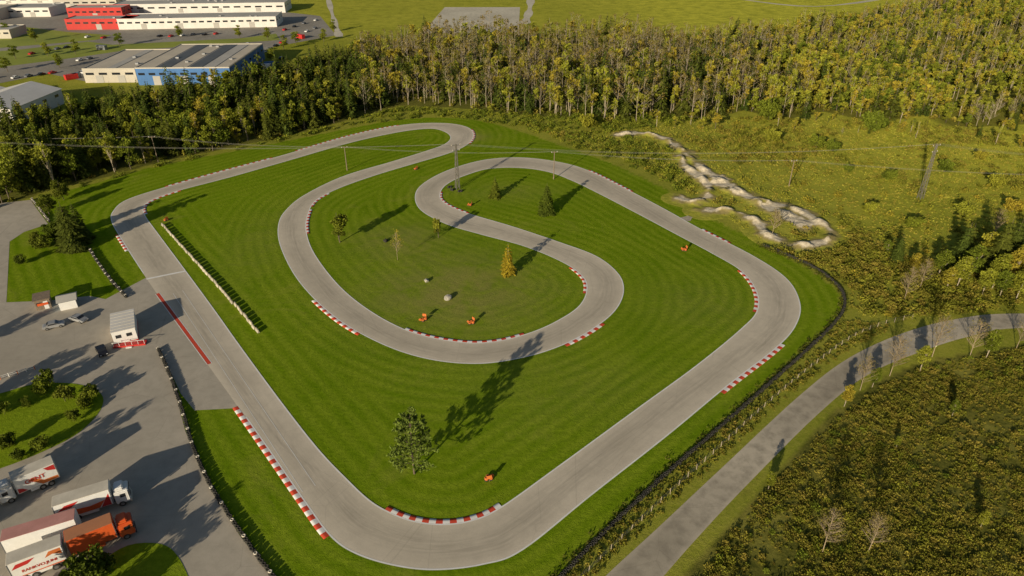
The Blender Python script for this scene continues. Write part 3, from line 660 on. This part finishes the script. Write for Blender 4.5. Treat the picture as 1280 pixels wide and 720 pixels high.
def cabin(label,loc,rz,sx,sy,h,wallm,roofm):
    e=thing('cabin',label,'cabin',(*loc,0),rz)
    w=pbox(e,'wall',(sx,sy,h),(0,0,h/2+.3),wallm,.03)
    pbox(e,'roof',(sx+.2,sy+.2,.14),(0,0,h+.38),roofm,.03)
    pbox(e,'base_frame',(sx+.1,sy+.1,.3),(0,0,.15),m_rd,.02)
    d_=pbox(w,'door',(.9,.06,2),(sx*.25,-sy/2-.01,-h/2+1.05),m_mt); pbox(d_,'handle',(.12,.06,.04),(.3,-.05,0),m_dk,0)
    for q in(-.3,-.02): pbox(w,'window',(1.1,.05,.8),(sx*q,-sy/2-.01,.2),m_gl)
    for q in(-.25,.2): pbox(w,'window',(.05,1.1,.8),(sx/2+.01,sy*q,.2),m_gl)
    return e
c0=np.array(G(158,416)); e=cabin('long white cabin with flat roof on red base',tuple(c0),math.radians(-63),8.6,4.6,2.8,m_wp,m_wwall)
for q in range(6): pbox(e,'roof_seam',(.08,4.7,.05),(-3.4+q*1.35,0,3.27),m_gt,0)
bx=np.array(G(163,431)); pl=thing('platform','low red and white wooden platform beside the cabin','platform',(*bx,0),math.radians(12))
pbox(pl,'deck',(6.5,1.6,.35),(0,0,.2),m_rd); pbox(pl,'step',(1.2,.5,.18),(0,-1.05,.09),m_wp); 
for q in range(6): pbox(pl,'railing_post',(.06,.06,1),(-3.1+q*1.24,-.75,.85),m_wp,0)
pbox(pl,'railing',(6.4,.06,.08),(0,-.75,1.35),m_wp,0)
k0=G(56,382); e=thing('kiosk','small brown wooden kiosk with flat roof on asphalt','kiosk',(*k0,0),math.radians(-60))
w=pbox(e,'wall',(3.6,3.0,2.5),(0,0,1.25),m_wd); pbox(e,'roof',(4.2,3.6,.15),(0,0,2.6),m_wd); pbox(w,'door',(.06,.9,2),(1.81,.6,-.25),m_wp); pbox(w,'window',(.06,1.1,.8),(1.81,-.7,.2),m_gl)
pbox(e,'sign_board',(.08,2.2,.6),(1.95,0,1.4),m_or)
k1=G(87,382); e=thing('gazebo','blue and white market tent with grey roof on asphalt','tent',(*k1,0),math.radians(-62))
for a in(-1.8,1.8):
    for b in(-1.8,1.8): pcyl(e,'pole',.05,2.3,(a,b,1.15),m_mt,seg=8)
me=bpy.data.meshes.new('r'); me.from_pydata([(-2.1,-2.1,2.2),(2.1,-2.1,2.2),(2.1,2.1,2.2),(-2.1,2.1,2.2),(0,-2.1,3.0),(0,2.1,3.0)],[],[(0,4,5,3),(1,2,5,4),(0,1,4),(2,3,5)]); add('canopy',me,(m_lroof,),e)
pbox(e,'side_panel',(.05,3.5,2),(1.82,0,1.0),m_wp,0); pbox(e,'side_wall',(3.5,.05,2),(0,-1.82,1.0),m_lblue,0); pbox(e,'counter',(2.6,.6,1),(0,-.8,.5),m_wp)
m_grayc=M('grey_car_paint',(.3,.31,.33),None,.5,.3,.3,.5); m_silv=M('silver_car_paint',(.42,.42,.42),None,.5,.4,.3,.5); m_blk=M('black_car_paint',(.02,.02,.025),None,.5,.2,0,.6)
def car_me():
    bm=bmesh.new()
    prof=[(-2.1,.35),(-2.15,.8),(-1.9,.95),(-1.3,1.0),(-.9,1.42),(.5,1.45),(1.1,1.0),(1.9,.88),(2.15,.7),(2.15,.35)]
    A=[bm.verts.new((x_,-.85,z_)) for x_,z_ in prof];B=[bm.verts.new((x_,.85,z_)) for x_,z_ in prof]
    n=len(prof); bm.faces.new(A); bm.faces.new(B[::-1])
    for i in range(n): bm.faces.new((A[i],B[i],B[(i+1)%n],A[(i+1)%n]))
    bmesh.ops.recalc_face_normals(bm,faces=bm.faces[:]); bmesh.ops.bevel(bm,geom=bm.edges[:],offset=.06,segments=2,affect='EDGES')
    me=bpy.data.meshes.new('car_body'); bm.to_mesh(me); bm.free(); return me
cbm=car_me()
def quadmesh(P): me=bpy.data.meshes.new('g'); me.from_pydata(P,[],[list(range(len(P)))]); return me
gF=quadmesh([(.56,-.72,1.44),(.56,.72,1.44),(1.1,.75,1.04),(1.1,-.75,1.04)]); gB=quadmesh([(-.96,-.7,1.42),(-.96,.7,1.42),(-1.33,.74,1.05),(-1.33,-.74,1.05)])
gS=[quadmesh([(-1.15,s*.862,1.03),(.95,s*.862,1.03),(.48,s*.862,1.36),(-.85,s*.862,1.36)]) for s in(-1,1)]
def car(label,loc,rz,mat,group=None):
    e=thing('parked_car',label,'car',(*loc,0),rz,group)
    me=cbm.copy(); me.materials.clear(); me.materials.append(mat); add('body',me,(),e)
    add('windscreen',gF,(m_gl,),e,(.012,0,.012)); add('rear_window',gB,(m_gl,),e,(-.012,0,.012))
    for g in gS: add('side_window',g,(m_gl,),e)
    for a in(-1.3,1.35):
        for b in(-.8,.8): wheel(e,a,b,.33,.22)
    for q in(-.6,.6): pbox(e,'headlight',(.05,.3,.14),(2.14,q,.68),m_lamp,0)
    return e
car('black car parked on asphalt beside the cabin',G(128,441),math.radians(-50),m_blk)
car('silver car parked on asphalt beside a grey car',G(99,401),math.radians(-20),m_silv)
car('grey car parked on asphalt near the sheds',G(68,409),math.radians(28),m_silv)
cc=[(395,26),(380,30),(368,34),(356,38),(60,64),(72,62),(84,60),(40,68),(330,66),(338,62),(345,58),(352,54),(20,98),(36,96),(52,94),(130,48),(110,47),(345,80),(352,74),(322,92),(310,56),(298,60),(200,46),(214,46),(228,45),(242,44),(256,44),(270,43),(100,76),(112,74),(-6,98),(66,92),(384,40),(394,36)]
for q,(u,v) in enumerate(cc):
    car(('white','grey','black','red')[q%4]+' car parked in the industrial yard',G(u,v),R.random()*.3+1.2,(m_wp,m_grayc,m_blk,m_rd)[q%4],'cars parked in the industrial yard')
for q,(u,v) in enumerate([(332,86),(338,83),(90,99),(98,97),(105,95),(320,70),(376,48),(128,62)]):
    e=thing('shipping_container',('white','blue','red','grey')[q%4]+' shipping container standing in the industrial yard','container',(*G(u,v),0),.1+q*.4,'containers in the industrial yard')
    b=pbox(e,'body',(6.1,2.44,2.5),(0,0,1.35),(m_wp,m_blue,m_rd,m_grayc)[q%4],.04); pbox(e,'door',(.06,2.3,2.3),(3.06,0,1.35),m_grayc,.01)
    for k in range(12): pbox(b,'side_rib',(.12,2.52,2.3),(-2.75+k*.5,0,0),(m_wp,m_blue,m_rd,m_grayc)[q%4],0)
# ---------------------------------------------------------------- barriers
def torus(r,w,seg=12,sec=6):
    V=[];Fq=[]
    for i in range(seg):
        a=2*math.pi*i/seg
        for j in range(sec):
            b=2*math.pi*j/sec; rr=r-w+w*math.cos(b)*1.0; V.append((rr*math.cos(a),rr*math.sin(a),.11*math.sin(b)))
    for i in range(seg):
        for j in range(sec):
            i2=(i+1)%seg;j2=(j+1)%sec; Fq.append((i*sec+j,i2*sec+j,i2*sec+j2,i*sec+j2))
    return np.array(V),np.array(Fq)
TV,TF=torus(.33,.1,10,5)
def tyrewall(px,label,high=3,step=.62,alt=0):
    P=resample(cr(W(px),6,False),step); L=[];mi=[]
    for k,p in enumerate(P):
        for h in range(high):
            L.append((TV+np.array([p[0]+R.normal()*.07,p[1]+R.normal()*.07,.12+h*.22]),TF)); mi+= [1 if alt and k%alt==0 and h==high-1 else 0]*len(TF)
    V,Fq=join(L); me=mesh_np('tw',V,Fq,mi)
    o=add('tyre_barrier',me,(m_rb,m_gt)); o['label']=label; o['category']='tyre barrier'
tyrewall([(955,308),(990,322),(1025,340),(1050,362),(1055,385),(1040,408),(1005,442),(960,482),(900,535),(840,587),(780,643),(730,692),(690,735)],'long black tyre barrier curving beside the grass',high=3)
tyrewall([(198,437),(216,478),(230,520),(242,560),(262,605),(290,650),(325,700),(360,745)],'black tyre barrier with pale markers beside the paddock',high=3,alt=7)
tyrewall([(113,314),(125,332),(140,352),(158,372)],'black tyre barrier with pale tops beside paddock lawn',high=3,alt=4)
tyrewall([(40,250),(50,262),(62,278)],'short tyre barrier at the paddock entrance',high=3,alt=2)
# low post rail left of the cabin
for l,lab in (([(-10,478),(15,470),(44,462)],'low red and white rail fence beside the grass island'),):
    P=resample(np.array(W(l)),1.6); e=thing('rail_fence',lab,'fence',(P[0][0],P[0][1],0))
    for k,p in enumerate(P): pbox(e,'post',(.1,.1,.9),(p[0]-P[0][0],p[1]-P[0][1],.45),m_ort if k%2 else m_wp,0)
    for zz in (.45,.8): add('rail',mesh_np('r',*tube([(p[0]-P[0][0],p[1]-P[0][1],zz) for p in P],[.04]*len(P),4)),(m_wp,),e)
bm_=bmesh.new(); pr=[(-.26,0),(-.26,.15),(-.12,.35),(-.12,.72),(.12,.72),(.12,.35),(.26,.15),(.26,0)]
A=[bm_.verts.new((-.78,a,b)) for a,b in pr];B=[bm_.verts.new((.78,a,b)) for a,b in pr]; bm_.faces.new(A[::-1]); bm_.faces.new(B)
for i in range(8): bm_.faces.new((A[i],A[(i+1)%8],B[(i+1)%8],B[i]))
bmesh.ops.recalc_face_normals(bm_,faces=bm_.faces[:]); bmesh.ops.bevel(bm_,geom=bm_.edges[:],offset=.02,segments=1,affect='EDGES')
bme=bpy.data.meshes.new('barrier'); bm_.to_mesh(bme); bm_.free()
m_cream=M('cream_barrier',(.74,.67,.52),(.46,.38,.28),.7,orand=.6)
P=resample(cr(W([(203,281),(222,302),(248,331),(285,372),(324,417)]),6,False),1.98)
for k in range(len(P)-1):
    c=(P[k]+P[k+1])/2; d_=P[k+1]-P[k]
    o=add('barrier_block',bme,(m_cream,),None,(c[0]+R.normal()*.08,c[1]+R.normal()*.08,0),(0,0,math.atan2(d_[1],d_[0])+R.normal()*.06)); o['label']='weathered cream barrier block standing in a row on grass'; o['category']='barrier'; o['group']='barrier blocks beside the start straight'
P=resample(cr(W([(1140,398),(1100,408),(1060,426),(1010,463),(960,505),(900,560),(840,615),(780,672),(722,728)]),6,False),2.6)
fe=thing('wire_fence','low wire mesh fence with weathered wooden posts','fence',(P[0][0],P[0][1],0))
pm=cyl_me(.06,1.3,6); pm.materials.append(m_post); L=[]
for k,p in enumerate(P):
    add('post',pm,(),fe,(p[0]-P[0][0],p[1]-P[0][1],.64),(R.normal()*.05,R.normal()*.05,0))
for z in(.3,.6,.9,1.2): L.append(tube([(p[0]-P[0][0],p[1]-P[0][1],z) for p in P],[.01]*len(P),3))
add('wire',mesh_np('wire',*join(L)),(m_wire,),fe)
# ---------------------------------------------------------------- infield items
def heap(label,u,v,colr,rz,kind=0):
    e=thing('tyre_stack',label,'tyre stack',(*G(u,v),0),rz)
    tm=mesh_np('tyre',*torus(.36,.12,16,8))
    tm2=tm.copy(); tm.materials.append(colr); tm2.materials.append(m_rb)
    for a,b,nh in ((-.38,0,3),(.38,0,2),(0,.62,2)):
        for h in range(nh): add('tyre',tm if (h+kind)%3 else tm2,(),e,(a,b,.12+.23*h))
    add('tyre',tm,(),e,(.7,.5,.32),(1.2,0,.4))
    if kind==0:
        pbox(e,'marker_board',(.9,.06,.7),(0,-.45,1.05),colr); pbox(e,'board_post',(.06,.06,1.1),(0,-.4,.55),m_wd,0)
for q,(u,v) in enumerate([(611,600),(856,313),(588,257),(520,212),(208,276),(530,400),(590,404)]):
    heap('stack of orange painted tyres with board on lawn',u,v,m_ort,R.random()*3,0)
for u,v in [(483,302),(566,238),(575,240),(562,235)]: heap('heap of black tyres on the lawn',u,v,m_rb,R.random()*3,1)
def rock(u,v,s,label):
    bm=bmesh.new(); bmesh.ops.create_icosphere(bm,subdivisions=3,radius=1)
    r=np.random.default_rng(int(u)); D=rdir(9,r)
    for vv in bm.verts:
        c=np.array(vv.co)
        for dd in D:
            t=c@dd
            if t>.72: c=c-dd*(t-.72)
        vv.co=Vector(c*np.array([1,.8,.75]))
    me=bpy.data.meshes.new('rock'); bm.to_mesh(me); bm.free()
    o=add('boulder',me,(m_rock,),None,(*G(u,v),s*.4),(0,0,u)); o.scale=(s,s,s); o['label']=label; o['category']='rock'
rock(560,374,1.05,'large pale granite boulder on the inner lawn'); rock(533,352,.8,'small grey granite boulder on the inner lawn')
def lattice(label,u,v,vt,w=1.3,arms=True,cat='mast'):
    h=HT(u,v,vt); e=thing('lattice_mast',label,cat,(*G(u,v),0),.4); L=[]
    n=int(h/1.8); f=lambda z:w/2*(1-.72*z/h)
    cs=[(-1,-1),(1,-1),(1,1),(-1,1)]
    for a,b in cs: L.append(tube([(a*f(0),b*f(0),0),(a*f(h),b*f(h),h)],[.095,.07],4))
    for k in range(n):
        z0=h*k/n;z1=h*(k+1)/n
        for q in range(4):
            a=cs[q];b=cs[(q+1)%4]
            L.append(tube([(a[0]*f(z0),a[1]*f(z0),z0),(b[0]*f(z1),b[1]*f(z1),z1)],[.04,.04],3)); L.append(tube([(b[0]*f(z0),b[1]*f(z0),z0),(a[0]*f(z1),a[1]*f(z1),z1)],[.04,.04],3))
    add('lattice_frame',mesh_np('l',*join(L)),(m_lat,),e)
    if arms:
        for zz,ww in((h*.97,3.2),(h*.86,2.4)):
            pbox(e,'crossarm',(ww,.13,.13),(0,0,zz),m_lat,0)
            for q in(-.45,0,.45): pcyl(e,'insulator',.09,.35,(ww*q,0,zz+.2),m_gt,seg=8)
    return np.array([*G(u,v),h])
t0=lattice('tall lattice steel mast beside the track',572,236,180,1.2)
t1=lattice('lattice steel power mast in the rough meadow',1150,248,180,1.3)
def upole(u,v,vt,label='wooden power pole with crossarm'):
    h=HT(u,v,vt); e=thing('power_pole',label,'power pole',(*G(u,v),0),.3)
    pcyl(e,'pole',.17,h,(0,0,h/2),m_wd,seg=10,r2=.11); pbox(e,'crossarm',(2.2,.12,.14),(0,0,h-.4),m_wd,0)
    for q in(-1,0,1): pcyl(e,'insulator',.07,.25,(q*.95,0,h-.2),m_wp,seg=8)
    return np.array([*G(u,v),h-.1])
u0=upole(198,203,170); u1=upole(434,213,183); u2=upole(692,224,189); u3=upole(986,233,200)
def wires(a,b,label,n=3,dx=.95,sag=1.2):
    e=thing('power_line',label,'power line',(0,0,0))
    for q in range(n):
        o=(q-(n-1)/2)*dx; P=[]
        for k in range(17):
            t=k/16; p=a*(1-t)+b*t; P.append((p[0]+o*.95,p[1]+o*.3,p[2]-sag*4*t*(1-t)))
        add('wire',mesh_np('w',*tube(P,[.015]*17,3)),(m_wire,),e)
g=lambda u,v,h:np.array([*G(u,v),h])
wires(g(-120,205,11),u0,'sagging wires between wooden poles'); wires(u0,u1,'sagging wires between wooden poles'); wires(u1,u2,'sagging wires between wooden poles'); wires(u2,u3,'sagging wires between wooden poles'); wires(u3,g(1420,260,10),'sagging wires between wooden poles')
wires(g(-150,225,16),t0,'high sagging power wires between masts',3,1.4,3); wires(t0,t1,'high sagging power wires between masts',3,1.4,3); wires(t1,g(1500,262,16),'high sagging power wires between masts',3,1.4,2)
# ---------------------------------------------------------------- buildings
def building(label,c,sx,sy,h,rz,wallm,roofm,gable=0,bays=(),win=8,doors=2,name='warehouse',side=True,trim=None):
    e=thing(name,label,'building',(*c,0),rz)
    w=pbox(e,'wall',(sx,sy,h),(0,0,h/2),wallm,.05)
    if gable:
        me=bpy.data.meshes.new('r'); a=sx/2+.4;b=sy/2+.4
        me.from_pydata([(-a,-b,h),(a,-b,h),(a,b,h),(-a,b,h),(0,-b,h+gable),(0,b,h+gable)],[],[(0,3,5,4),(1,4,5,2),(0,4,1),(3,2,5),(0,1,2,3)]); rf=add('roof',me,(roofm,),e)
    else:
        rf=pbox(e,'roof',(sx-.6,sy-.6,.25),(0,0,h+.1),roofm,.02)
        for a,b,l1,l2 in((0,-sy/2+.1,sx,.3),(0,sy/2-.1,sx,.3),(-sx/2+.1,0,.3,sy-.6),(sx/2-.1,0,.3,sy-.6)): pbox(e,'parapet',(l1,l2,.6),(a,b,h+.3),trim or wallm,0)
        for q in range(int(sx*sy/450)): pbox(rf,'roof_vent',(1.6,1.6,.9),(R.uniform(-sx*.42,sx*.42),R.uniform(-sy*.4,sy*.4),.5),m_mt,.05)
    for x0,x1,m in bays: pbox(e,'roof_section',((x1-x0)*sx,sy*.96,.1),(((x0+x1)/2-.5)*sx,0,h+.34),m,0)
    for q in range(win):
        pbox(w,'window',(sx/win*.62,.08,1.1),(-sx/2+sx/win*(q+.5),-sy/2-.02,h*.18),m_gl,0)
    for q in range(doors): pbox(w,'loading_door',(3.6,.1,h*.55),(-sx/2+sx*(q+.7)/(doors+.4),-sy/2-.07,-h/2+h*.28),m_lroof,0)
    if side:
        for q in range(max(2,int(sy/7))): pbox(w,'window',(.08,2.6,1.1),(sx/2+.02,-sy/2+sy*(q+.5)/max(2,int(sy/7)),h*.18),m_gl,0)
    return e
FL=np.array(G(168,107));FR=np.array(G(268,104))
building('blue warehouse with striped grey and dark roof',((FL+FR)/2+[5,29]),46,60,8,math.radians(2),m_blue,m_lroof,bays=((.02,.2,m_broof),(.22,.36,m_solar),(.38,.54,m_broof),(.56,.7,m_solar),(.72,.84,m_lroof),(.86,.98,m_broof)),win=9,doors=3,trim=m_beige)
building('low beige warehouse wing with grey roof',(FL+[-15,30]),26,48,6.5,math.radians(2),m_beige,m_broof,bays=((.45,.62,m_lroof),),win=4,doors=2)
building('white hall with shallow gable roof',(-218,300),26,34,6.5,math.radians(-3),m_wwall,m_wwall,gable=3.2,win=4,doors=1,name='hall')
building('white hall with shallow gable roof',(-245,300),26,38,6.5,math.radians(-3),m_wwall,m_wwall,gable=3.2,win=4,doors=1,name='hall')
a=np.array(G(145,38)); b=np.array(G(345,33)); 
building('very long white warehouse with row of windows',((a+b)/2+[0,12]),107,24,6.5,math.radians(6),m_wwall,m_lroof,win=20,doors=4)
building('red flat roofed commercial building with dark windows',(np.array(G(124,37))+[0,8]),44,16,6.5,math.radians(3),m_rwall,m_lroof,win=8,doors=1,name='shop_building')
building('red flat roofed commercial building with dark windows',(np.array(G(120,24))+[0,8]),40,16,7.5,math.radians(3),m_rwall,m_lroof,win=8,doors=1,name='shop_building')
building('long grey roofed white warehouse',(np.array(G(250,17))+[0,12]),130,26,7,math.radians(5),m_wwall,m_lroof,win=16,doors=4)
for u,v,sx,sy,h,rm,wm in [(30,20,44,26,6,m_lroof,m_wwall),(-30,24,40,30,7,m_broof,m_beige),(35,6,60,26,7,m_lroof,m_wwall),(110,9,50,24,6,m_lroof,m_beige),(190,6,60,24,7,m_lroof,m_wwall),(-20,48,36,20,5,m_lroof,m_beige),(-60,6,60,30,7,m_broof,m_wwall),(290,4,50,20,6,m_broof,m_wwall)]:
    building('flat roofed industrial building with pale walls',(np.array(G(u,v))+[0,8]),sx,sy,h,math.radians(4),wm,rm,win=7,doors=2,side=False)
for q,(u,v) in enumerate([(335,50),(300,48),(20,74),(60,70),(95,68),(150,58),(405,52),(418,40),(10,90),(75,85),(355,62),(370,56),(340,78),(45,52),(10,44),(225,47)]):
    o=add('green_tree',KM['green_tree'][q%3],(m_bark,m_grn),None,(*G(u,v),0),(0,0,q)); o.scale=(.8,.8,.7); o['label']='leafy green tree beside the industrial yard'; o['category']='tree'
# ---------------------------------------------------------------- light, camera
EL_=15.5; az=math.radians(29)   # shadows run 29 deg right of the view axis
sd=Vector((-math.sin(az)*math.cos(math.radians(EL_)),-math.cos(az)*math.cos(math.radians(EL_)),math.sin(math.radians(EL_))))
su=bpy.data.lights.new('sun','SUN'); su.energy=5; su.angle=math.radians(.5); su.color=(1,.88,.67)
so=bpy.data.objects.new('sun',su); so.rotation_euler=sd.to_track_quat('Z','Y').to_euler(); so.location=(0,0,100); C.objects.link(so)
w=bpy.data.worlds.new('World'); bpy.context.scene.world=w; w.use_nodes=True; nt=w.node_tree
bg=nt.nodes['Background']; sk=nt.nodes.new('ShaderNodeTexSky'); sk.sky_type='NISHITA'; sk.sun_disc=False
sk.sun_elevation=math.radians(EL_); sk.sun_rotation=math.atan2(sd.x,sd.y); nt.links.new(sk.outputs[0],bg.inputs[0]); bg.inputs[1].default_value=.06
cam=bpy.data.cameras.new('camera'); cam.sensor_width=36; cam.lens=36*F/1280; cam.clip_end=12000; cam.clip_start=1
co=bpy.data.objects.new('camera',cam); co.location=(0,0,H0); co.rotation_euler=(math.radians(60),0,0); C.objects.link(co)
s=bpy.context.scene; s.camera=co; s.view_settings.view_transform='Standard'; s.view_settings.look='None'; s.view_settings.exposure=0
